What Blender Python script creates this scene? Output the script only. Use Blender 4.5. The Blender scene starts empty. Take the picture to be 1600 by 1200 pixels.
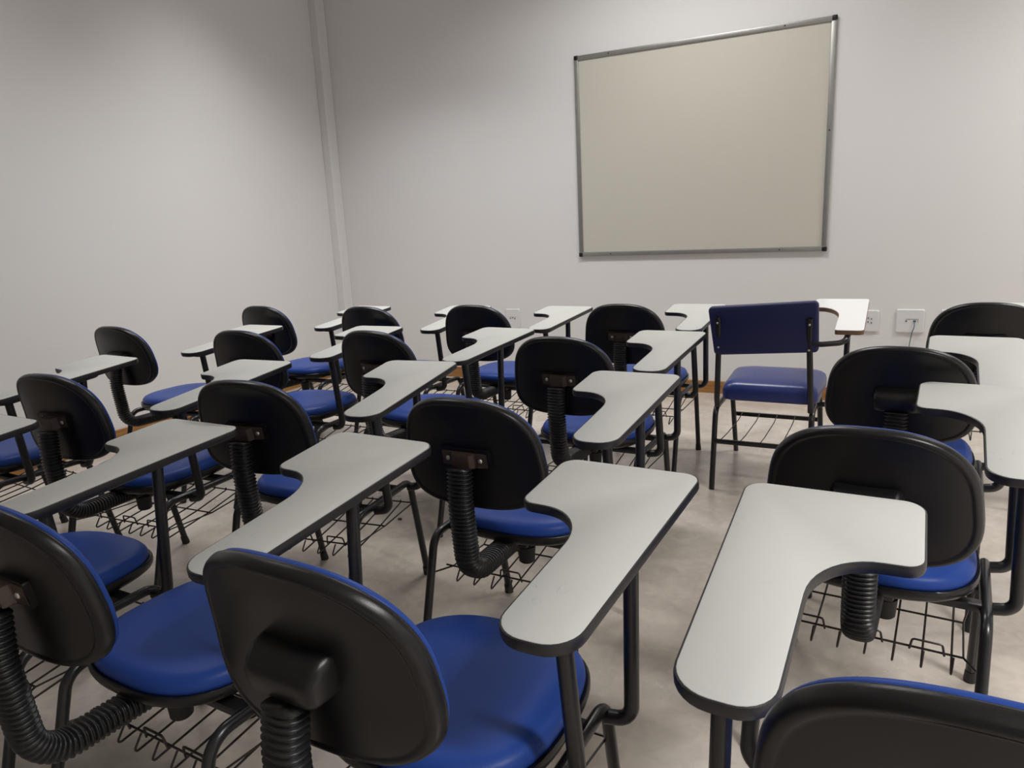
import bpy, bmesh, math, random
from mathutils import Vector, Matrix

sc = bpy.context.scene
PI = math.pi

# ------------------------------------------------------------------ camera, world, lights, exposure
cam_d = bpy.data.cameras.new('camera')
cam_d.sensor_width = 36.0
cam_d.lens = 1129.08 / 1600.0 * 36.0
cam_d.clip_start = 0.02
cam = bpy.data.objects.new('camera', cam_d)
sc.collection.objects.link(cam)
_r = Vector((0.8889784, 0.4553887, -0.0483579))
_u = Vector((-0.0588388, 0.2183018, 0.9741059))
_f = Vector((-0.4541535, 0.8631138, -0.2208602))
cam.matrix_world = Matrix(((_r.x, _u.x, -_f.x, 0.0), (_r.y, _u.y, -_f.y, 0.0),
                           (_r.z, _u.z, -_f.z, 1.2495), (0, 0, 0, 1)))
sc.camera = cam

w = bpy.data.worlds.new('world')
sc.world = w
w.use_nodes = True
w.node_tree.nodes['Background'].inputs[0].default_value = (0.9, 0.95, 1.0, 1)
w.node_tree.nodes['Background'].inputs[1].default_value = 0.05

sc.view_settings.view_transform = 'Standard'
sc.view_settings.look = 'None'
sc.view_settings.exposure = 0.0
sc.view_settings.gamma = 1.0
sc.view_settings.use_curve_mapping = False


def area_light(name, loc, sx, sy, power, spread, col=(1.0, 0.988, 0.972)):
    d = bpy.data.lights.new(name, 'AREA')
    d.shape = 'RECTANGLE'
    d.size = sx
    d.size_y = sy
    d.energy = power
    d.color = col
    d.spread = math.radians(spread)
    o = bpy.data.objects.new(name, d)
    o.location = loc
    sc.collection.objects.link(o)
    return o


CEIL = 3.35
for (lx, ly, lp, ls) in ((-3.0, 2.0, 9.0, 110), (-3.0, 3.6, 17.5, 105), (-1.2, 3.8, 32.0, 148),
                        (2.0, 0.3, 98.0, 115), (1.8, 4.2, 40.0, 118)):
    area_light('ceiling_lamp_light', (lx, ly, CEIL - 0.03), 1.2, 0.3, lp, ls)


# ------------------------------------------------------------------ materials
def new_mat(name):
    m = bpy.data.materials.new(name)
    m.use_nodes = True
    nt = m.node_tree
    return m, nt, nt.nodes['Principled BSDF']


def srgb(r, g, b):
    def f(c):
        c /= 255.0
        return c / 12.92 if c <= 0.04045 else ((c + 0.055) / 1.055) ** 2.4
    return (f(r), f(g), f(b), 1)


def plain(name, col, rough=0.5, metal=0.0, bump=0.0, bscale=200.0, spec=0.5, var=0.0, vscale=4.0, detail=4.0, coat=0.0):
    m, nt, b = new_mat(name)
    b.inputs['Roughness'].default_value = rough
    b.inputs['Metallic'].default_value = metal
    b.inputs['Specular IOR Level'].default_value = spec
    b.inputs['Coat Weight'].default_value = coat
    b.inputs['Coat Roughness'].default_value = 0.15
    tc = nt.nodes.new('ShaderNodeTexCoord')
    n = nt.nodes.new('ShaderNodeTexNoise')
    n.inputs['Scale'].default_value = vscale
    n.inputs['Detail'].default_value = detail
    nt.links.new(tc.outputs['Object'], n.inputs['Vector'])
    mix = nt.nodes.new('ShaderNodeMix')
    mix.data_type = 'RGBA'
    mix.inputs[6].default_value = tuple(c * (1 - var) for c in col[:3]) + (1,)
    mix.inputs[7].default_value = tuple(min(1, c * (1 + var)) for c in col[:3]) + (1,)
    nt.links.new(n.outputs['Fac'], mix.inputs[0])
    nt.links.new(mix.outputs[2], b.inputs['Base Color'])
    if bump > 0:
        n2 = nt.nodes.new('ShaderNodeTexNoise')
        n2.inputs['Scale'].default_value = bscale
        n2.inputs['Detail'].default_value = 3
        nt.links.new(tc.outputs['Object'], n2.inputs['Vector'])
        bp = nt.nodes.new('ShaderNodeBump')
        bp.inputs['Strength'].default_value = bump
        bp.inputs['Distance'].default_value = 0.002
        nt.links.new(n2.outputs['Fac'], bp.inputs['Height'])
        nt.links.new(bp.outputs[0], b.inputs['Normal'])
    return m


M_WALL = plain('wall_paint', (0.76, 0.75, 0.745, 1), 0.75, bump=0.15, bscale=60, var=0.02, vscale=1.5)
M_CEIL = plain('ceiling_paint', (0.75, 0.75, 0.73, 1), 0.8)
M_SHELL = plain('black_plastic_shell', (0.0062, 0.0060, 0.0068, 1), 0.29, bump=0.10, bscale=900, var=0.1, spec=0.38)
M_BELLOW = plain('black_rubber_bellows', (0.011, 0.011, 0.012, 1), 0.38)
M_TUBE = plain('black_painted_steel', (0.010, 0.010, 0.012, 1), 0.30, var=0.1, vscale=30)
M_BAND = plain('black_edge_band', (0.016, 0.016, 0.018, 1), 0.38, var=0.15, vscale=40)
M_CAP = plain('black_rubber_cap', (0.012, 0.012, 0.012, 1), 0.6)
M_WIRE = plain('dark_basket_wire', (0.018, 0.012, 0.009, 1), 0.42)
M_BRACKET = plain('brown_painted_bracket', (0.055, 0.036, 0.029, 1), 0.40, var=0.35, vscale=60)
M_SCREW = plain('zinc_screw', (0.55, 0.52, 0.48, 1), 0.35, metal=0.9)
M_ALU = plain('brushed_aluminium', (0.36, 0.355, 0.34, 1), 0.42, metal=0.75, var=0.12, vscale=25)
M_BLACKCAP = plain('black_corner_plastic', (0.004, 0.004, 0.004, 1), 0.5)
M_BOARD = plain('cream_board_laminate', (0.585, 0.565, 0.495, 1), 0.5, var=0.015, vscale=2)
M_SOCKET = plain('white_socket_plastic', (0.72, 0.72, 0.72, 1), 0.35)
M_HOLE = plain('dark_socket_hole', (0.01, 0.01, 0.01, 1), 0.6)
M_CABLE = plain('blue_grey_cable', (0.09, 0.12, 0.17, 1), 0.5)
M_BLUE = plain('blue_vinyl', (0.0175, 0.052, 0.245, 1), 0.40, bump=0.10, bscale=500, var=0.12, vscale=7, spec=0.17)
M_NAVY = plain('dark_blue_back_cover', (0.010, 0.014, 0.085, 1), 0.5, var=0.1)
M_OLDBLUE = plain('old_blue_vinyl', (0.020, 0.036, 0.17, 1), 0.30, bump=0.3, bscale=40, var=0.15, spec=0.5)
M_WHITETOP = plain('white_laminate_with_glare', (0.95, 0.95, 0.94, 1), 0.18, coat=0.5)  # glossy white top, base colour raised to stand in for glare
M_CHIP = plain('brown_chipboard_edge', (0.20, 0.12, 0.07, 1), 0.6, var=0.25, vscale=120)


def laminate(name, col, marks):
    m, nt, b = new_mat(name)
    b.inputs['Roughness'].default_value = 0.6
    b.inputs['Specular IOR Level'].default_value = 0.3
    tc = nt.nodes.new('ShaderNodeTexCoord')
    n1 = nt.nodes.new('ShaderNodeTexNoise')
    n1.inputs['Scale'].default_value = 5
    n1.inputs['Detail'].default_value = 5
    nt.links.new(tc.outputs['Object'], n1.inputs['Vector'])
    r1 = nt.nodes.new('ShaderNodeMix')
    r1.data_type = 'RGBA'
    r1.inputs[6].default_value = tuple(c * 0.97 for c in col[:3]) + (1,)
    r1.inputs[7].default_value = tuple(c * 1.03 for c in col[:3]) + (1,)
    nt.links.new(n1.outputs['Fac'], r1.inputs[0])
    # pencil smudges: a thin band of a distorted noise, kept only in a few patches
    n2 = nt.nodes.new('ShaderNodeTexNoise')
    n2.inputs['Scale'].default_value = 9
    n2.inputs['Detail'].default_value = 3
    n2.inputs['Distortion'].default_value = 1.0
    nt.links.new(tc.outputs['Object'], n2.inputs['Vector'])
    a = nt.nodes.new('ShaderNodeMath'); a.operation = 'SUBTRACT'; a.inputs[1].default_value = 0.5
    nt.links.new(n2.outputs['Fac'], a.inputs[0])
    c = nt.nodes.new('ShaderNodeMath'); c.operation = 'ABSOLUTE'
    nt.links.new(a.outputs[0], c.inputs[0])
    d = nt.nodes.new('ShaderNodeMapRange')
    d.inputs[1].default_value = 0.0; d.inputs[2].default_value = 0.012
    d.inputs[3].default_value = 1.0; d.inputs[4].default_value = 0.0
    nt.links.new(c.outputs[0], d.inputs[0])
    n3 = nt.nodes.new('ShaderNodeTexNoise')
    n3.inputs['Scale'].default_value = 6.5
    nt.links.new(tc.outputs['Object'], n3.inputs['Vector'])
    e = nt.nodes.new('ShaderNodeMapRange')
    e.inputs[1].default_value = 0.60; e.inputs[2].default_value = 0.72
    e.inputs[3].default_value = 0.0; e.inputs[4].default_value = marks
    nt.links.new(n3.outputs['Fac'], e.inputs[0])
    g = nt.nodes.new('ShaderNodeMath'); g.operation = 'MULTIPLY'
    nt.links.new(d.outputs[0], g.inputs[0]); nt.links.new(e.outputs[0], g.inputs[1])
    r2 = nt.nodes.new('ShaderNodeMix')
    r2.data_type = 'RGBA'
    nt.links.new(g.outputs[0], r2.inputs[0])
    nt.links.new(r1.outputs[2], r2.inputs[6])
    r2.inputs[7].default_value = (0.2, 0.2, 0.2, 1)
    nt.links.new(r2.outputs[2], b.inputs['Base Color'])
    return m


M_LAM = laminate('light_grey_laminate', (0.525, 0.53, 0.505, 1), 0.3)


def floor_mat():
    m, nt, b = new_mat('burnished_concrete')
    tc = nt.nodes.new('ShaderNodeTexCoord')
    mp = nt.nodes.new('ShaderNodeMapping')
    mp.inputs['Scale'].default_value = (1.0, 1.0, 1.0)
    nt.links.new(tc.outputs['Object'], mp.inputs['Vector'])
    n1 = nt.nodes.new('ShaderNodeTexNoise')
    n1.inputs['Scale'].default_value = 2.2; n1.inputs['Detail'].default_value = 9
    n1.inputs['Roughness'].default_value = 0.55; n1.inputs['Distortion'].default_value = 0.5
    nt.links.new(mp.outputs[0], n1.inputs['Vector'])
    cr = nt.nodes.new('ShaderNodeValToRGB')
    e = cr.color_ramp.elements
    e[0].position = 0.28; e[0].color = (0.36, 0.315, 0.27, 1)
    e[1].position = 0.72; e[1].color = (0.60, 0.55, 0.495, 1)
    x = e.new(0.5); x.color = (0.48, 0.425, 0.37, 1)
    nt.links.new(n1.outputs['Fac'], cr.inputs[0])
    n2 = nt.nodes.new('ShaderNodeTexNoise')
    n2.inputs['Scale'].default_value = 17; n2.inputs['Detail'].default_value = 6
    n2.inputs['Distortion'].default_value = 1.2
    nt.links.new(mp.outputs[0], n2.inputs['Vector'])
    mx = nt.nodes.new('ShaderNodeMix'); mx.data_type = 'RGBA'; mx.blend_type = 'OVERLAY'
    mx.inputs[0].default_value = 0.2
    nt.links.new(cr.outputs[0], mx.inputs[6]); nt.links.new(n2.outputs['Fac'], mx.inputs[7])
    # small dark specks
    v = nt.nodes.new('ShaderNodeTexVoronoi'); v.inputs['Scale'].default_value = 9
    nt.links.new(mp.outputs[0], v.inputs['Vector'])
    sp = nt.nodes.new('ShaderNodeMapRange')
    sp.inputs[1].default_value = 0.02; sp.inputs[2].default_value = 0.045
    sp.inputs[3].default_value = 0.75; sp.inputs[4].default_value = 0.0
    nt.links.new(v.outputs['Distance'], sp.inputs[0])
    n4 = nt.nodes.new('ShaderNodeTexNoise'); n4.inputs['Scale'].default_value = 3.1
    nt.links.new(mp.outputs[0], n4.inputs['Vector'])
    s2 = nt.nodes.new('ShaderNodeMapRange')
    s2.inputs[1].default_value = 0.56; s2.inputs[2].default_value = 0.60
    nt.links.new(n4.outputs['Fac'], s2.inputs[0])
    ml = nt.nodes.new('ShaderNodeMath'); ml.operation = 'MULTIPLY'
    nt.links.new(sp.outputs[0], ml.inputs[0]); nt.links.new(s2.outputs[0], ml.inputs[1])
    m2 = nt.nodes.new('ShaderNodeMix'); m2.data_type = 'RGBA'
    nt.links.new(ml.outputs[0], m2.inputs[0]); nt.links.new(mx.outputs[2], m2.inputs[6])
    m2.inputs[7].default_value = (0.10, 0.07, 0.05, 1)
    nt.links.new(m2.outputs[2], b.inputs['Base Color'])
    n3 = nt.nodes.new('ShaderNodeTexNoise'); n3.inputs['Scale'].default_value = 4
    n3.inputs['Detail'].default_value = 6
    nt.links.new(mp.outputs[0], n3.inputs['Vector'])
    rr = nt.nodes.new('ShaderNodeMapRange')
    rr.inputs[3].default_value = 0.14; rr.inputs[4].default_value = 0.36
    nt.links.new(n3.outputs['Fac'], rr.inputs[0])
    nt.links.new(rr.outputs[0], b.inputs['Roughness'])
    b.inputs['Specular IOR Level'].default_value = 0.6
    return m


def wood_mat():
    m, nt, b = new_mat('honey_wood')
    tc = nt.nodes.new('ShaderNodeTexCoord')
    mp = nt.nodes.new('ShaderNodeMapping')
    mp.inputs['Scale'].default_value = (3, 3, 60)
    nt.links.new(tc.outputs['Object'], mp.inputs['Vector'])
    n = nt.nodes.new('ShaderNodeTexNoise'); n.inputs['Scale'].default_value = 1.5
    n.inputs['Detail'].default_value = 6
    nt.links.new(mp.outputs[0], n.inputs['Vector'])
    cr = nt.nodes.new('ShaderNodeValToRGB')
    cr.color_ramp.elements[0].position = 0.3; cr.color_ramp.elements[0].color = (0.24, 0.10, 0.025, 1)
    cr.color_ramp.elements[1].position = 0.7; cr.color_ramp.elements[1].color = (0.42, 0.21, 0.06, 1)
    nt.links.new(n.outputs['Fac'], cr.inputs[0])
    nt.links.new(cr.outputs[0], b.inputs['Base Color'])
    b.inputs['Roughness'].default_value = 0.45
    return m


M_FLOOR = floor_mat()
M_WOOD = wood_mat()


# ------------------------------------------------------------------ mesh helpers
def obj(name, bm, mat, parent=None, smooth=True, weld=False, sharp=math.radians(35)):
    if weld:
        bmesh.ops.remove_doubles(bm, verts=bm.verts, dist=1e-5)
    bmesh.ops.recalc_face_normals(bm, faces=bm.faces)
    me = bpy.data.meshes.new(name)
    if smooth:
        for f in bm.faces:
            f.smooth = True
        for e in bm.edges:
            if len(e.link_faces) == 2 and e.calc_face_angle(0) > sharp:
                e.smooth = False
    bm.to_mesh(me)
    bm.free()
    me.materials.append(mat)
    o = bpy.data.objects.new(name, me)
    sc.collection.objects.link(o)
    if parent is not None:
        o.parent = parent
    return o


def tag(o, label=None, cat=None, group=None, kind=None):
    if label: o['label'] = label
    if cat: o['category'] = cat
    if group: o['group'] = group
    if kind: o['kind'] = kind
    return o


def empty(name, loc=(0, 0, 0), rz=0.0):
    o = bpy.data.objects.new(name, None)
    o.empty_display_size = 0.1
    sc.collection.objects.link(o)
    o.location = loc
    o.rotation_euler = (0, 0, rz)
    return o


def box(bm, x0, x1, y0, y1, z0, z1, bev=0.0, seg=2, M=None):
    r = bmesh.ops.create_cube(bm, size=1.0)
    vs = r['verts']
    for v in vs:
        v.co = Vector(((x0 + x1) / 2 + v.co.x * (x1 - x0), (y0 + y1) / 2 + v.co.y * (y1 - y0),
                       (z0 + z1) / 2 + v.co.z * (z1 - z0)))
    if bev > 0:
        es = list({e for v in vs for e in v.link_edges})
        r2 = bmesh.ops.bevel(bm, geom=es, offset=bev, segments=seg, affect='EDGES', profile=0.5)
        vs = list({v for f in r2['faces'] for v in f.verts} | {v for v in vs if v.is_valid})
    if M is not None:
        bmesh.ops.transform(bm, matrix=M, verts=[v for v in vs if v.is_valid])


def tube(bm, pts, r, seg=10, radii=None, cap=True, oval=(1.0, 1.0), ref=Vector((1, 0, 0)), expo=2.0):
    """sweep a (super)ellipse along pts"""
    pts = [Vector(p) for p in pts]
    n = len(pts)
    rings = []
    side = None
    for i, p in enumerate(pts):
        if i == 0: t = pts[1] - pts[0]
        elif i == n - 1: t = pts[-1] - pts[-2]
        else: t = (pts[i + 1] - pts[i]).normalized() + (pts[i] - pts[i - 1]).normalized()
        t.normalize()
        if side is None:
            s = ref - t * ref.dot(t)
            if s.length < 1e-3:
                s = Vector((0, 1, 0)) - t * t.y
            side = s.normalized()
        else:
            side = (side - t * side.dot(t)).normalized()
        up = t.cross(side)
        rr = radii[i] if radii else r
        ring = []
        for k in range(seg):
            a = 2 * PI * k / seg
            ca, sa = math.cos(a), math.sin(a)
            cx = math.copysign(abs(ca) ** (2 / expo), ca)
            cy = math.copysign(abs(sa) ** (2 / expo), sa)
            ring.append(bm.verts.new(p + side * (cx * rr * oval[0]) + up * (cy * rr * oval[1])))
        rings.append(ring)
    for a, b in zip(rings[:-1], rings[1:]):
        for k in range(seg):
            bm.faces.new((a[k], a[(k + 1) % seg], b[(k + 1) % seg], b[k]))
    if cap:
        bm.faces.new(rings[0][::-1])
        bm.faces.new(rings[-1])


def fillet(pts, rad, n=6):
    """polyline with rounded inner corners; rad is a number or a list per inner corner"""
    pts = [Vector(p) for p in pts]
    out = [pts[0]]
    for i in range(1, len(pts) - 1):
        r = rad if not isinstance(rad, (list, tuple)) else rad[i - 1]
        a, b, c = pts[i - 1], pts[i], pts[i + 1]
        u = (a - b).normalized(); v = (c - b).normalized()
        ang = u.angle(v)
        if r <= 0 or abs(ang - PI) < 1e-3:
            out.append(b); continue
        d = min(r / math.tan(ang / 2), (a - b).length * 0.49, (c - b).length * 0.49)
        rr = d * math.tan(ang / 2)
        bis = (u + v).normalized()
        cen = b + bis * (rr / math.sin(ang / 2))
        p0 = b + u * d; p1 = b + v * d
        v0 = p0 - cen; v1 = p1 - cen
        tot = v0.angle(v1)
        for k in range(n + 1):
            t = k / n
            q = (v0 * math.sin((1 - t) * tot) + v1 * math.sin(t * tot)) / math.sin(tot)
            out.append(cen + q)
    out.append(pts[-1])
    return out


def round_poly(pts, rads, n=6):
    """closed 2D polygon with rounded corners"""
    m = len(pts)
    out = []
    for i in range(m):
        a = Vector(pts[i - 1]); b = Vector(pts[i]); c = Vector(pts[(i + 1) % m])
        if rads[i] <= 0:
            out.append((b.x, b.y)); continue
        u = (a - b).normalized(); v = (c - b).normalized()
        ang = u.angle(v)
        d = min(rads[i] / math.tan(ang / 2), (a - b).length * 0.49, (c - b).length * 0.49)
        rr = d * math.tan(ang / 2)
        cen = b + (u + v).normalized() * (rr / math.sin(ang / 2))
        v0 = b + u * d - cen; v1 = b + v * d - cen
        tot = v0.angle(v1)
        for k in range(n + 1):
            t = k / n
            q = cen + (v0 * math.sin((1 - t) * tot) + v1 * math.sin(t * tot)) / math.sin(tot)
            out.append((q.x, q.y))
    return out


def offset_poly(pts, d):
    """move every point outward by d (counter-clockwise or clockwise polygons)"""
    m = len(pts)
    area = sum(pts[i - 1][0] * pts[i][1] - pts[i][0] * pts[i - 1][1] for i in range(m))
    sgn = 1 if area > 0 else -1
    out = []
    for i in range(m):
        a = Vector(pts[i - 1]); b = Vector(pts[i]); c = Vector(pts[(i + 1) % m])
        t = ((b - a).normalized() + (c - b).normalized())
        if t.length < 1e-6: t = (c - b)
        t.normalize()
        nrm = Vector((t.y, -t.x)) * sgn
        out.append((b.x + nrm.x * d, b.y + nrm.y * d))
    return out


def loops_mesh(bm, loops, cap0=True, cap1=True):
    rings = [[bm.verts.new(p) for p in lp] for lp in loops]
    for a, b in zip(rings[:-1], rings[1:]):
        m = len(a)
        for k in range(m):
            bm.faces.new((a[k], a[(k + 1) % m], b[(k + 1) % m], b[k]))
    if cap0: bm.faces.new(rings[0][::-1])
    if cap1: bm.faces.new(rings[-1])


def superell(w_, h_, e, n=64):
    out = []
    for k in range(n):
        a = 2 * PI * k / n
        ca, sa = math.cos(a), math.sin(a)
        out.append((math.copysign(abs(ca) ** (2 / e), ca) * w_ / 2, math.copysign(abs(sa) ** (2 / e), sa) * h_ / 2))
    return out


# ------------------------------------------------------------------ the room
LX, BY, RX, FY = -4.183, 5.017, 3.2, -2.4      # left wall, board wall, right wall, wall behind the camera


def struct(name, bm, mat, smooth=False):
    o = obj(name, bm, mat, None, smooth)
    o['kind'] = 'structure'
    return o


COLX = LX                 # side face of the corner column
LWX = LX - 0.075          # left wall proper
COLY = BY - 0.105
T = 0.12
bm = bmesh.new(); box(bm, LWX - T, RX + T, FY - T, BY + T, -0.1, 0.0); struct('floor', bm, M_FLOOR)
bm = bmesh.new(); box(bm, LWX - T, RX + T, FY - T, BY + T, CEIL, CEIL + 0.1); struct('ceiling', bm, M_CEIL)
bm = bmesh.new(); box(bm, LWX - T, RX + T, BY, BY + T, 0.0, CEIL); struct('wall_back', bm, M_WALL)
bm = bmesh.new(); box(bm, LWX - T, LWX, FY - T, BY, 0.0, CEIL); struct('wall_left', bm, M_WALL)
bm = bmesh.new(); box(bm, RX, RX + T, FY - T, BY, 0.0, CEIL); struct('wall_right', bm, M_WALL)
bm = bmesh.new(); box(bm, LWX, RX, FY - T, FY, 0.0, CEIL); struct('wall_front', bm, M_WALL)
bm = bmesh.new(); box(bm, LWX, COLX, COLY, BY, 0.0, CEIL, 0.004); struct('trim_1', bm, M_WALL)   # corner column
BH = 0.085
bm = bmesh.new(); box(bm, COLX, RX, BY - 0.016, BY, 0.0, BH, 0.003); struct('baseboard_back', bm, M_WOOD)
bm = bmesh.new(); box(bm, LWX, LWX + 0.016, FY, COLY, 0.0, BH, 0.003); struct('baseboard_left', bm, M_WOOD)
bm = bmesh.new(); box(bm, LWX + 0.016, COLX + 0.016, COLY - 0.016, COLY, 0.0, BH, 0.003)
struct('baseboard_column', bm, M_WOOD)

# ------------------------------------------------------------------ whiteboard
bx0, bx1, bz0, bz1 = -2.020, -0.355, 0.966, 2.331
wb = empty('whiteboard', ((bx0 + bx1) / 2, BY, bz0))
tag(wb, 'large framed cream whiteboard with black corner caps hung on the wall', 'whiteboard')
W2 = (bx1 - bx0) / 2; HB = bz1 - bz0; FW = 0.030; D = 0.022
bm = bmesh.new(); box(bm, -W2 + 0.01, W2 - 0.01, -0.012, -0.001, 0.01, HB - 0.01); obj('board_panel', bm, M_BOARD, wb, False)
for (a, b, c, d) in ((-W2, W2, 0, FW), (-W2, W2, HB - FW, HB), (-W2, -W2 + FW, FW, HB - FW), (W2 - FW, W2, FW, HB - FW)):
    bm = bmesh.new(); box(bm, a, b, -D, -0.001, c, d, 0.003); obj('frame_bar', bm, M_ALU, wb)
for sx in (-1, 1):
    for sz in (0, 1):
        bm = bmesh.new()
        x0 = -W2 - 0.002 if sx < 0 else W2 + 0.002 - FW
        z0 = -0.002 if sz == 0 else HB + 0.002 - FW
        box(bm, x0, x0 + FW, -D - 0.003, -0.001, z0, z0 + FW, 0.006, 3)
        obj('corner_cap', bm, M_BLACKCAP, wb)
for (x, z) in ((-W2 + 0.25, HB - FW / 2), (W2 - 0.29, HB - FW / 2), (-W2 + 0.24, FW / 2), (W2 - 0.28, FW / 2),
               (W2 - FW / 2, HB * 0.53)):
    bm = bmesh.new()
    bmesh.ops.create_cone(bm, cap_ends=True, segments=12, radius1=0.005, radius2=0.0035, depth=0.004,
                          matrix=Matrix.Translation((x, -D - 0.001, z)) @ Matrix.Rotation(PI / 2, 4, 'X'))
    obj('screw', bm, M_HOLE, wb)


# ------------------------------------------------------------------ sockets on the back wall
def socket(x0, x1, z0, z1, label, kind):
    s = empty('wall_socket', ((x0 + x1) / 2, BY, z0))
    tag(s, label, 'socket')
    w2 = (x1 - x0) / 2; h = z1 - z0
    bm = bmesh.new()
    out = []
    for (d, ins) in ((0.0, 0.0), (-0.006, 0.0), (-0.011, 0.004)):
        pl = round_poly([(-w2 + ins, ins), (w2 - ins, ins), (w2 - ins, h - ins), (-w2 + ins, h - ins)], [0.008] * 4, 4)
        out.append([(p[0], d, p[1]) for p in pl])
    loops_mesh(bm, out)
    obj('face_plate', bm, M_SOCKET, s)

    def hole(px, pz, r=0.0035):
        bm = bmesh.new()
        bmesh.ops.create_cone(bm, cap_ends=True, segments=12, radius1=r, radius2=r, depth=0.004,
                              matrix=Matrix.Translation((px, -0.0125, pz)) @ Matrix.Rotation(PI / 2, 4, 'X'))
        obj('pin_hole', bm, M_HOLE, s)
    if kind == 'power' or kind == 'double':
        rows = (h * 0.52,) if kind == 'power' else (h * 0.60, h * 0.42)
        for z in rows:
            for q in (-1, 0, 1):
                hole(q * 0.019 + (0.0 if kind == 'power' else 0.0), z + (0.005 if q == 0 else 0))
            if kind == 'power':
                bm = bmesh.new()
                box(bm, -0.03, 0.03, -0.0122, -0.010, z + 0.010, z + 0.0115); obj('module_seam', bm, M_ALU, s)
    else:
        hole(-0.02, h * 0.50, 0.0045)
        bm = bmesh.new()
        box(bm, -0.022, 0.045, -0.0125, -0.010, h * 0.575, h * 0.592)
        box(bm, 0.043, 0.045, -0.0125, -0.010, h * 0.44, h * 0.575)
        obj('module_seam', bm, M_ALU, s, False)
        bm = bmesh.new(); box(bm, 0.018, 0.032, -0.015, -0.010, h * 0.46, h * 0.53, 0.002); obj('cable_jack', bm, M_HOLE, s)
    return s


socket(-2.660, -2.538, 0.420, 0.572, 'white wall socket left of the board, three pin holes in one row', 'power')
socket(-0.155, -0.037, 0.460, 0.594, 'white double wall socket peeking out beside the bright white desk top', 'double')
socket(0.058, 0.209, 0.459, 0.602, 'wide white wall plate with a thin blue cable plugged in', 'data')
socket(0.296, 0.446, 0.459, 0.602, 'white wall plate almost hidden behind the rightmost black chair back', 'data')
bm = bmesh.new()
tube(bm, fillet([(0.158, BY - 0.016, 0.530), (0.158, BY - 0.040, 0.512), (0.157, BY - 0.034, 0.492),
                 (0.150, BY - 0.020, 0.468), (0.141, BY - 0.014, 0.40), (0.128, BY - 0.020, 0.25), (0.122, BY - 0.024, 0.02)], 0.02, 4), 0.0028, 8)
tag(obj('network_cable', bm, M_CABLE), 'thin blue-grey cable hanging down from the wide wall plate', 'cable')

# ------------------------------------------------------------------ tablet arm chair
S = 0.93
TH = 0.1674      # backrest recline
RAIL = 0.418
HX = 0.241


def sv(x, y, z): return Vector((x * S, y * S, z * S))


def tablet_outline(m):
    pts = [(0.360, 0.450), (0.0566, 0.4485), (0.0578, 0.2265)]
    rads = [0.034, 0.036, 0.028]
    raw = []
    # inner concave edge
    arc = []
    for k in range(0, 11):
        t = k / 10 * PI / 2
        arc.append((0.112 + 0.100 * math.sin(t), 0.103 + 0.1215 * math.cos(t)))
    pts += arc; rads += [0] * len(arc)
    pts += [(0.2130, -0.1604), (0.3395, -0.1573)]
    rads += [0.050, 0.055]
    pl = round_poly(pts, rads, 7)
    return [(m * p[0] * S, p[1] * S) for p in pl]


def back_pt(x, c, depth, w_=0.418, dz=0.0):
    """backrest local: x across, c along the height from the centre, depth towards the sitter"""
    dd = depth + 0.023 * ((x / 0.207) ** 2 - 1) - 0.018 * ((c / 0.156) ** 2 - 1)
    y = -0.3123 - c * math.sin(TH) + dd * math.cos(TH)
    z = 0.7706 + c * math.cos(TH) + dd * math.sin(TH) + dz
    return sv(x, y, z)


def backrest_mesh(profile):
    base = []
    for k in range(80):                      # softer upper corners, squarer and wider lower ones
        a = 2 * PI * k / 80
        ca, sa = math.cos(a), math.sin(a)
        e = 3.477 if sa < 0 else 2.554
        c = math.copysign(abs(sa) ** (2 / e), sa)
        x = math.copysign(abs(ca) ** (2 / e), ca) * 0.2074 * (1 - 0.098 * c)
        base.append((x, c * 0.156))
    loops = []
    for rho, d in profile:
        loops.append([back_pt(p[0] * rho, p[1] * rho, d) for p in base])
    bm = bmesh.new()
    rings = [[bm.verts.new(p) for p in lp] for lp in loops]
    m = len(base)
    for a, b in zip(rings[:-1], rings[1:]):
        for k in range(m):
            bm.faces.new((a[k], a[(k + 1) % m], b[(k + 1) % m], b[k]))
    for ring, rho, d in ((rings[0], profile[0][0], profile[0][1]), (rings[-1], profile[-1][0], profile[-1][1])):
        cv = bm.verts.new(back_pt(0, 0, d))
        for k in range(m):
            bm.faces.new((ring[k], ring[(k + 1) % m], cv))
    return bm


def seat_pt(x, y, z): return sv(x, y + 0.053, z + 0.003)


def seat_mesh(profile):
    base = superell(0.450, 0.480, 2.75, 64)
    bm = bmesh.new()

    def pt(px, py, z, rho):
        yn = py / 0.24
        drop = 0.014 * max(0, yn) ** 3                     # waterfall front
        dish = 0.010 * (1 - rho ** 2)
        taper = 1 - 0.04 * yn
        return seat_pt(px * taper, py, z - drop - dish)
    rings = []
    for rho, z in profile:
        rings.append([bm.verts.new(pt(p[0] * rho, p[1] * rho, z, rho)) for p in base])
    m = len(base)
    for a, b in zip(rings[:-1], rings[1:]):
        for k in range(m):
            bm.faces.new((a[k], a[(k + 1) % m], b[(k + 1) % m], b[k]))
    for ring, (rho, z) in ((rings[0], profile[0]), (rings[-1], profile[-1])):
        cv = bm.verts.new(pt(0, 0, z, 0))
        for k in range(m):
            bm.faces.new((ring[k], ring[(k + 1) % m], cv))
    return bm


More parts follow.
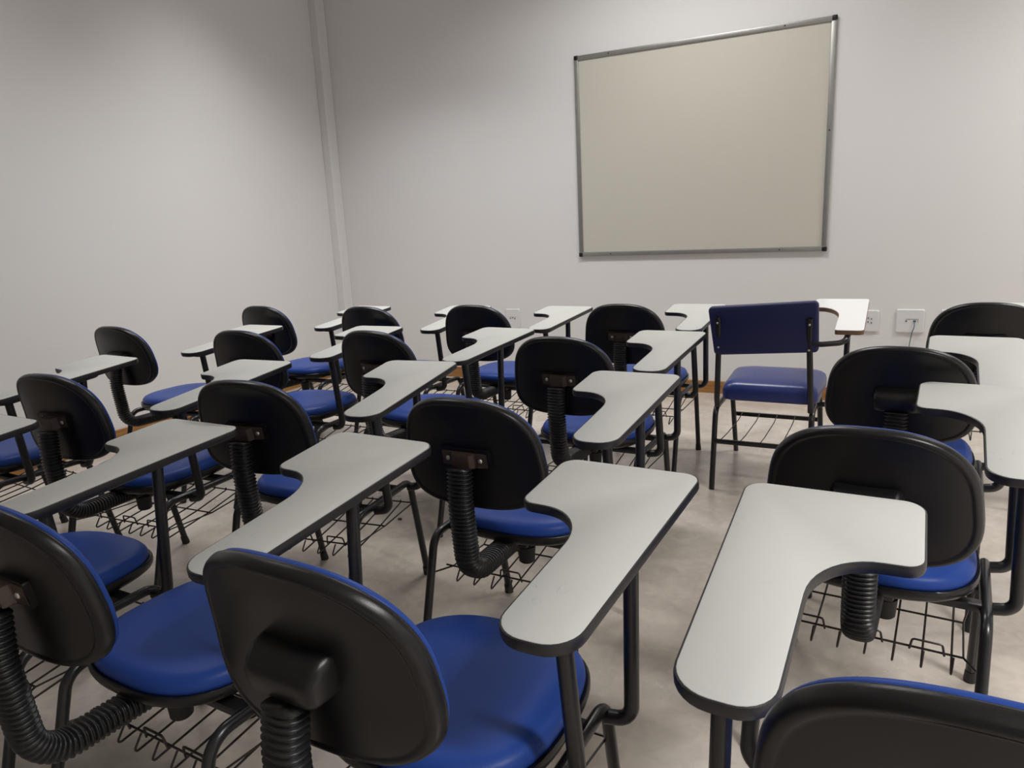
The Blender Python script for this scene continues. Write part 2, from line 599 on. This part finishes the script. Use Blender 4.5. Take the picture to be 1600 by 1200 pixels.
def sleeve_mesh(cover):
    path = fillet([sv(0, -0.366 if not cover else -0.360, 0.728 if not cover else 0.716), sv(0, -0.372, 0.640), sv(0, -0.352, 0.420), sv(0, -0.100, 0.418)], [0.3, 0.075 * S], 14)
    # resample evenly
    seg = [(path[i + 1] - path[i]).length for i in range(len(path) - 1)]
    L = sum(seg)
    pitch = 0.0100
    nr = int(L / pitch)
    per = 6
    N = nr * per
    pts, rad = [], []
    i = 0; acc = 0.0
    for k in range(N + 1):
        s = L * k / N
        while i < len(seg) - 1 and acc + seg[i] < s:
            acc += seg[i]; i += 1
        pts.append(path[i].lerp(path[i + 1], min(1, (s - acc) / seg[i])))
        ph = (k % per) / per
        rad.append(0.0262 + 0.0036 * math.cos(2 * PI * ph))
    # smooth the centre line
    for _ in range(12):
        pts = [pts[0]] + [(pts[j - 1] + pts[j] * 2 + pts[j + 1]) / 4 for j in range(1, N)] + [pts[-1]]
    bm = bmesh.new()
    tube(bm, pts, 0.03, 20, rad, True, (1.08, 0.84), Vector((1, 0, 0)), 2.6)
    return bm


def copy_tree(o, parent=None):
    c = o.copy()
    sc.collection.objects.link(c)
    c.parent = parent
    for ch in list(o.children):
        copy_tree(ch, c)
    return c


def make_chair(m=1, cover=False):
    root = empty('tablet_arm_chair')
    # seat: blue cushion over a black pan
    seat = obj('seat', seat_mesh([(0.93, 0.464), (0.962, 0.467), (0.972, 0.476), (0.962, 0.489), (0.93, 0.499), (0.86, 0.507), (0.6, 0.509), (0.3, 0.509)]),
               M_BLUE, root, sharp=1.2)
    obj('seat_pan', seat_mesh([(0.6, 0.436), (0.84, 0.437), (0.95, 0.441), (0.993, 0.448), (1.008, 0.457), (1.008, 0.467), (1.000, 0.4715), (0.985, 0.4715), (0.95, 0.467)]),
        M_SHELL, seat, sharp=1.2)
    # backrest: black shell with rounded rim, blue cushion on the sitter's side
    back = obj('backrest', backrest_mesh([(0.5, -0.0170), (0.89, -0.0168), (0.905, -0.0160), (0.914, -0.0170), (0.940, -0.0178), (0.968, -0.0158),
                                          (0.986, -0.0105), (0.998, -0.0025), (1.0, 0.003), (0.990, 0.0065)]), M_SHELL, root, sharp=1.2)
    obj('backrest_cushion', backrest_mesh([(0.9, 0.004), (0.972, 0.0055), (0.982, 0.010), (0.974, 0.0155), (0.940, 0.0205), (0.86, 0.024), (0.6, 0.027)]),
        M_BLUE, back, sharp=1.2)
    # bracket on the back
    R = Matrix.Rotation(-TH, 4, 'X')
    P = Matrix.Translation(back_pt(0, -0.012, -0.0175)) @ Matrix.Rotation(TH, 4, 'X')
    if cover:
        bm = bmesh.new()
        lo = []
        for (y, w2, h0, h1) in ((0.006, 0.070, -0.032, 0.034), (-0.014, 0.069, -0.032, 0.033), (-0.034, 0.065, -0.031, 0.022),
                                (-0.042, 0.059, -0.028, 0.014), (-0.0445, 0.045, -0.022, 0.004)):
            pl = round_poly([(-w2, h0), (w2, h0), (w2, h1), (-w2, h1)], [0.014, 0.014, 0.016, 0.016], 5)
            lo.append([P @ Vector((p[0] * S, y * S, p[1] * S)) for p in pl])
        loops_mesh(bm, lo)
        obj('bracket_cover', bm, M_SHELL, root, sharp=0.9)
    else:
        bm = bmesh.new()
        # stamped strap: flat ears and a raised channel in the middle
        prof = [(-0.068, 0.0), (-0.068, -0.008), (-0.032, -0.010), (-0.026, -0.030), (0.026, -0.030), (0.032, -0.010), (0.068, -0.008), (0.068, 0.0)]
        lo = []
        for z in (-0.020, 0.020):
            lo.append([P @ Vector((p[0] * S, p[1] * S, z * S)) for p in prof])
        loops_mesh(bm, lo)
        bmesh.ops.bevel(bm, geom=list(bm.edges), offset=0.0012, segments=2, affect='EDGES')
        br = obj('bracket', bm, M_BRACKET, root, sharp=0.6)
        for q in (-1, 1):
            bm = bmesh.new()
            bmesh.ops.create_uvsphere(bm, u_segments=12, v_segments=8, radius=0.0062,
                                      matrix=P @ Matrix.Translation((q * 0.048 * S, -0.0105 * S, 0.0)) @ Matrix.Scale(0.6, 4, (0, 1, 0)))
            obj('screw', bm, M_SCREW, br)
        bm = bmesh.new()
        lo = []
        for (y, w2, h0, h1) in ((0.006, 0.074, -0.026, 0.028), (-0.007, 0.074, -0.026, 0.028)):
            pl = round_poly([(-w2, h0), (w2, h0), (w2, h1), (-w2, h1)], [0.006] * 4, 3)
            lo.append([P @ Vector((p[0] * S, y * S, p[1] * S)) for p in pl])
        loops_mesh(bm, lo)
        obj('bracket_seat', bm, M_SHELL, root, sharp=0.6)
    obj('post_sleeve', sleeve_mesh(cover), M_BELLOW, root, sharp=2.5)
    # mechanism under the seat
    bm = bmesh.new()
    box(bm, -0.055 * S, 0.055 * S, -0.125 * S, 0.10 * S, 0.405 * S, 0.440 * S, 0.006)
    mount = obj('seat_mount', bm, M_TUBE, root)
    bm = bmesh.new()
    bmesh.ops.create_cone(bm, cap_ends=True, segments=20, radius1=0.022, radius2=0.026, depth=0.052,
                          matrix=Matrix.Translation(sv(0.035, -0.085, 0.375)))
    bmesh.ops.bevel(bm, geom=[e for e in bm.edges if e.calc_face_angle(0) > 0.8], offset=0.004, segments=2, affect='EDGES')
    obj('knob', bm, M_CAP, mount)
    for y in (-0.075, 0.115):
        bm = bmesh.new(); box(bm, -0.232 * S, 0.232 * S, (y - 0.016) * S, (y + 0.016) * S, 0.408 * S, 0.427 * S, 0.002)
        obj('cross_bar', bm, M_TUBE, root)
    # frame
    R0 = 0.0120
    for sx in (-1, 1):
        bm = bmesh.new(); tube(bm, [sv(sx * HX, -0.075, RAIL), sv(sx * HX, 0.115, RAIL)], R0, 12, cap=False)
        obj('side_rail', bm, M_TUBE, root)
        for (ym, yb, yf) in ((-0.075, -0.150, -0.275), (0.115, 0.190, 0.284)):
            bm = bmesh.new()
            pts = fillet([sv(sx * HX, ym, RAIL), sv(sx * HX, yb - (0.012 if yb < 0 else -0.012), RAIL), sv(sx * HX, yf, 0.012)], 0.052, 8)
            tube(bm, pts, R0, 12)
            leg = obj('leg', bm, M_TUBE, root)
            t = (pts[-1] - pts[-2]).normalized()
            bm = bmesh.new()
            e = sv(sx * HX, yf, 0.0)
            top = e - t * 0.034; top.z = 0.034
            tube(bm, [(e.x, e.y, 0.0), (e.x, e.y, 0.006), tuple(top)], 0.0135, 12, [0.0145, 0.0150, 0.0132])
            obj('foot_cap', bm, M_CAP, leg)
    # writing tablet (origin at its pivot, so its tilt can be set)
    slope = math.atan(0.0933)
    tab = tablet_outline(m)
    band0 = offset_poly(tab, 0.0006)
    bm = bmesh.new()
    loops_mesh(bm, [[(p[0], p[1], z) for p in offset_poly(tab, -i)] for (z, i) in ((-0.0022, 0.0008), (-0.0006, 0.0008), (0.0, 0.0016))])
    tb = obj('writing_tablet', bm, M_LAM, root, sharp=1.0)
    tb.location = sv(0, 0, 0.7816)
    tb.rotation_euler = (slope, 0, 0)
    bm = bmesh.new()
    loops_mesh(bm, [[(p[0], p[1], z) for p in offset_poly(tab, i)] for (z, i) in
                    ((-0.0200, -0.020), (-0.0200, -0.004), (-0.0190, 0.0010), (-0.0150, 0.0026), (-0.0050, 0.0026), (-0.0014, 0.0018), (-0.0006, 0.0), (-0.0012, -0.001))])
    obj('edge_band', bm, M_BAND, tb, sharp=0.8)
    bm = bmesh.new()
    lo = []
    for (z, ins) in ((-0.0200, 0.0), (-0.029, 0.0), (-0.033, 0.006)):
        pl = round_poly([((0.235 + ins) * S * m, -0.105 * S), ((0.322 - ins) * S * m, -0.105 * S), ((0.322 - ins) * S * m, 0.285 * S), ((0.235 + ins) * S * m, 0.285 * S)], [0.03] * 4, 5)
        lo.append([(p[0], p[1], z) for p in pl])
    loops_mesh(bm, lo)
    obj('tablet_bracket', bm, M_TUBE, tb, sharp=0.6)
    # two bent posts carry the tablet
    for y, yb in ((-0.070, -0.045), (0.225, 0.185)):
        zt = 0.7816 + 0.0933 * y - 0.028
        bm = bmesh.new()
        pts = fillet([sv(m * 0.288, y, zt), sv(m * 0.300, (y + yb) / 2 + (yb - y) * 0.45, 0.410), sv(m * (HX + 0.004), yb, 0.400)], 0.052, 8)
        tube(bm, pts, 0.0136, 14, ref=Vector((0, 1, 0)))
        obj('arm_post', bm, M_TUBE, root)
    # wire book basket
    bm = bmesh.new()
    wr = 0.0025

    def wire(p, r=wr, f=0.006): tube(bm, fillet([sv(*q) for q in p], f, 3), r, 6)
    XB = 0.236
    wire([(-XB, 0.222, 0.322), (XB, 0.222, 0.322)], 0.0026)
    wire([(-0.205, 0.065, 0.292), (0.205, 0.065, 0.292)])
    wire([(-0.205, -0.125, 0.304), (0.205, -0.125, 0.304)])
    for k in range(7):
        x = -0.183 + 0.061 * k
        wire([(x, 0.224, 0.328), (x, 0.222, 0.318), (x, 0.065, 0.288), (x, -0.150, 0.262), (x + 0.003, -0.126, 0.300)])
    wire([(-0.225, -0.131, 0.308), (-0.180, -0.131, 0.308)])
    for x0 in (-0.160, -0.030, 0.100):
        wire([(x0 - 0.005, -0.129, 0.300), (x0, -0.134, 0.330), (x0 + 0.062, -0.134, 0.330), (x0 + 0.067, -0.129, 0.300)])
    for sx in (-1, 1):
        wire([(sx * 0.205, 0.065, 0.292), (sx * 0.205, -0.125, 0.304)], 0.0022)
        wire([(sx * 0.205, -0.125, 0.304), (sx * 0.238, -0.190, 0.306)])
        wire([(sx * 0.205, 0.065, 0.292), (sx * 0.232, 0.222, 0.320)])
    obj('book_basket', bm, M_WIRE, root)
    return root


# name: x, y, yaw, backrest shift, tablet slope change, cover?, label
CH = [
 ('C1',-0.642,0.905,-2.21,0.009,-0.011,1,'nearest black-backed blue chair, centre front, covered bracket, whole tablet in view'),
 ('C2',-0.879,1.728,-0.60,-0.007,0.001,0,'black-backed chair behind the centre front tablet, brown two-screw bracket fully visible'),
 ('C3',-0.989,2.559,-1.24,0.000,-0.001,0,'black-backed chair third in the centre column, left of the square-backed blue chair'),
 ('C4',-1.076,3.466,0.12,0.000,0.000,0,'black-backed chair nearest the wall in the column left of the square-backed chair'),
 ('B1',-1.225,0.878,-2.64,0.008,0.024,0,'front chair at the left edge, its ribbed sleeve curving under a deep blue seat'),
 ('B2',-1.633,1.711,6.49,-0.002,0.000,0,'second-row chair whose black back shows its bracket beside the far left tablet corner'),
 ('B3',-1.777,2.558,-4.50,0.000,-0.011,0,'third-row chair between two black backs, its tablet crossing in front of a wall-row chair'),
 ('B4',-1.794,3.369,-1.92,0.000,-0.014,0,'wall-row chair just left of the single-row wall socket, back partly over the plate'),
 ('A1',-1.833,0.882,-0.88,0.000,-0.029,0,'front row chair cut by the left edge, only tablet, seat corner and legs visible'),
 ('A2',-2.312,1.590,2.41,0.004,-0.003,0,'second-row chair at far left with a worn bracket beside a grey tablet tip'),
 ('A3',-2.426,2.465,0.77,0.000,-0.000,0,'third-row chair, second black back from the left wall, tablet beside the blue seats'),
 ('A4',-2.377,3.263,-1.78,0.000,0.012,0,'wall-row chair standing right in front of the room corner column'),
 ('Z1',-2.436,0.721,-2.0,0.000,0.0,0,'chair outside the left edge, only its grey tablet tip pointing at a worn bracket'),
 ('Z2',-3.089,1.509,-4.42,0.000,0.011,0,'chair at the left edge whose tablet passes behind a black back, seat half cut off'),
 ('Z3',-3.175,2.421,-1.25,0.006,-0.009,1,'leftmost fully visible black back against the left wall, sleeve curved under its seat'),
 ('Z4',-3.068,3.225,-2.54,0.001,0.002,0,'wall-row chair nearest the left wall, black back with tablet crossing its front'),
 ('R2',0.011,1.789,-4.33,-0.019,0.014,1,'large black-backed chair behind the left-handed tablet at right, wire basket visible below'),
 ('R3',0.066,2.575,-3.95,0.000,0.015,1,'black-backed chair in front of the wall plate with cable, tablet cut by right edge'),
 ('R4',0.350,3.609,0.00,0.000,0.000,0,'farthest chair at the right edge, only its black back top above a grey tablet'),
]
protos = {}


def place(proto, first, x, y, yaw, dz, ds, dx=0.0):
    o = proto if first else copy_tree(proto)
    o.location = (x, y, 0)
    o.rotation_euler = (0, 0, math.radians(yaw))
    for c in o.children:
        k = c.name.split('.')[0]
        if k in ('backrest', 'bracket', 'bracket_cover', 'bracket_seat'):
            c.location = (dx, 0, dz)
        if k == 'seat':
            c.location = (dx, 0, 0)
        if k == 'post_sleeve':
            c.location = (dx * 0.8, 0, 0)
        if k == 'writing_tablet':
            c.location = sv(0, 0, 0.7816)
            c.rotation_euler = (math.atan(0.0933 + ds), 0, 0)
    return o


for (nm, x, y, yaw, dz, ds, cov, lab) in CH:
    first = cov not in protos
    if first: protos[cov] = make_chair(1, bool(cov))
    o = place(protos[cov], first, x, y, yaw, dz, ds, 0.011 if nm == 'C1' else 0.0)
    tag(o, lab, 'chair', 'blue and black tablet arm chairs in rows')
lh = make_chair(-1, True)
lh = place(lh, True, 0.118, 0.867, -1.55, 0.050, 0.003)
tag(lh, 'left-handed chair at the bottom right corner, tablet on its left with pencil smudges', 'chair',
    'blue and black tablet arm chairs in rows')


# ------------------------------------------------------------------ the older square-backed chair
def old_chair():
    q = empty('square_back_chair', (-0.458, 3.20, 0))
    tag(q, 'old square-backed blue vinyl chair with bright white tablet, facing the board wall', 'chair')
    X = 0.196
    XU = 0.184
    # back: slightly tilted rounded slab
    RB = Matrix.Translation((0.0, -0.035, 0.748)) @ Matrix.Rotation(math.radians(3.8), 4, 'Y').inverted() @ Matrix.Rotation(math.radians(6), 4, 'X')
    bm = bmesh.new()
    lo = []
    for (y, i) in ((0.0, 0.010), (0.004, 0.002), (0.008, 0.0), (0.024, 0.0), (0.034, 0.006), (0.040, 0.02), (0.042, 0.05)):
        pl = round_poly([(-0.222 + i + 0.012, -0.108 + i), (0.222 - i - 0.008, -0.108 + i), (0.222 - i, 0.108 - i), (-0.222 + i, 0.108 - i)], [0.018] * 4, 5)
        lo.append([RB @ Vector((p[0], y, p[1])) for p in pl])
    loops_mesh(bm, lo)
    obj('backrest', bm, M_NAVY, q, sharp=0.9)
    # seat cushion
    bm = bmesh.new()
    lo = []
    for (z, i) in ((0.394, 0.012), (0.398, 0.003), (0.408, 0.0), (0.440, 0.0), (0.460, 0.006), (0.472, 0.020), (0.481, 0.05), (0.486, 0.10)):
        pl = round_poly([(-0.200 + i, 0.035 + i), (0.200 - i, 0.035 + i), (0.215 - i, 0.455 - i), (-0.215 + i, 0.455 - i)], [0.045, 0.045, 0.06, 0.06], 7)
        lo.append([(p[0] + 0.018, p[1], z + 0.018) for p in pl])
    loops_mesh(bm, lo)
    obj('seat', bm, M_OLDBLUE, q, sharp=1.0)
    # frame: rear uprights, bent legs, front legs
    for sx in (-1, 1):
        bm = bmesh.new()
        tube(bm, [(sx * XU, -0.045, 0.80), (sx * XU, -0.020, 0.70), (sx * X, 0.016, 0.42), (sx * X, 0.030, 0.385)], 0.0125, 12,
             oval=(1, 0.9), ref=Vector((1, 0, 0)))
        up = obj('back_upright', bm, M_TUBE, q)
        for z, yy in ((0.775, -0.0535), (0.665, -0.0285)):
            bm = bmesh.new()
            bmesh.ops.create_uvsphere(bm, u_segments=10, v_segments=6, radius=0.005, matrix=Matrix.Translation((sx * XU, yy - 0.002, z)))
            obj('screw', bm, M_SCREW, up)
        bm = bmesh.new()
        tube(bm, fillet([(sx * X * 1.03, 0.12, 0.378), (sx * X * 1.03, 0.022, 0.376), (sx * (X + 0.012), -0.015, 0.0)], 0.045, 7), 0.0125, 12)
        obj('leg', bm, M_TUBE, q)
        bm = bmesh.new()
        tube(bm, fillet([(sx * X * 1.03, 0.12, 0.378), (sx * X * 1.03, 0.41, 0.378), (sx * (X + 0.012), 0.50 + 0.09 * 0.95, 0.0)], 0.045, 7), 0.0125, 12)
        obj('leg', bm, M_TUBE, q)
    for (y, z) in ((-0.008, 0.230), (0.540, 0.215)):
        bm = bmesh.new(); box(bm, -X - 0.008, X + 0.008, y - 0.008, y + 0.008, z - 0.010, z + 0.010, 0.002)
        bar = obj('cross_bar', bm, M_TUBE, q)
    bm = bmesh.new()
    for k in range(5):
        x = -0.17 + 0.085 * k
        tube(bm, [(x, -0.008, 0.240), (x, 0.12, 0.228), (x, 0.42, 0.215), (x, 0.540, 0.225)], 0.0025, 6)
    obj('rack_wires', bm, M_WIRE, q)
    # tablet with chipboard edge
    t = math.atan(0.098)
    RT = Matrix.Translation((0.0, 0.0, 0.742)) @ Matrix.Rotation(t, 4, 'X')
    arc = []
    for k in range(9):
        a = k / 8 * PI / 2
        arc.append((0.185 + 0.090 * math.sin(a), 0.27 + 0.17 * math.cos(a)))
    pts = [(0.385, 0.625), (0.155, 0.625), (0.155, 0.445)] + arc + [(0.275, 0.025), (0.383, 0.025)]
    rads = [0.02, 0.02, 0.02] + [0] * 9 + [0.012, 0.022]
    pl = round_poly(pts, rads, 5)
    bm = bmesh.new()
    loops_mesh(bm, [[RT @ Vector((p[0], p[1], z)) for p in pl] for z in (-0.002, 0.0)])
    tb = obj('writing_tablet', bm, M_WHITETOP, q, sharp=1.0)
    bm = bmesh.new()
    pl2 = offset_poly(pl, 0.0005)
    loops_mesh(bm, [[RT @ Vector((p[0], p[1], z)) for p in pl2] for z in (-0.020, -0.0021)])
    obj('chipboard_edge', bm, M_CHIP, tb, sharp=1.0)
    bm = bmesh.new()
    tube(bm, fillet([(X, -0.02, 0.695), (0.225, -0.022, 0.690), (0.315, 0.0, 0.697), (0.325, 0.05, 0.722), (0.320, 0.18, 0.736), (0.318, 0.50, 0.774)], 0.05, 6), 0.0115, 12)
    obj('arm_rail', bm, M_TUBE, q)
    bm = bmesh.new()
    tube(bm, fillet([(0.318, 0.17, 0.733), (0.315, 0.19, 0.40), (0.21, 0.19, 0.378)], 0.05, 6), 0.0115, 12)
    obj('arm_post', bm, M_TUBE, q)
    return q


old_chair()


# small crumb of dirt lying on the floor
bm = bmesh.new()
bmesh.ops.create_icosphere(bm, subdivisions=2, radius=0.009)
random.seed(4)
for v in bm.verts:
    v.co *= random.uniform(0.75, 1.2)
    v.co.z = max(v.co.z * 0.55 + 0.004, 0.0)
crumb = obj('dirt_crumb', bm, plain('brown_dirt', (0.06, 0.035, 0.025, 1), 0.8))
crumb.location = (-1.832, 2.370, 0.0)
tag(crumb, 'tiny brown crumb of dirt on the bare concrete between two chair columns', 'dirt')
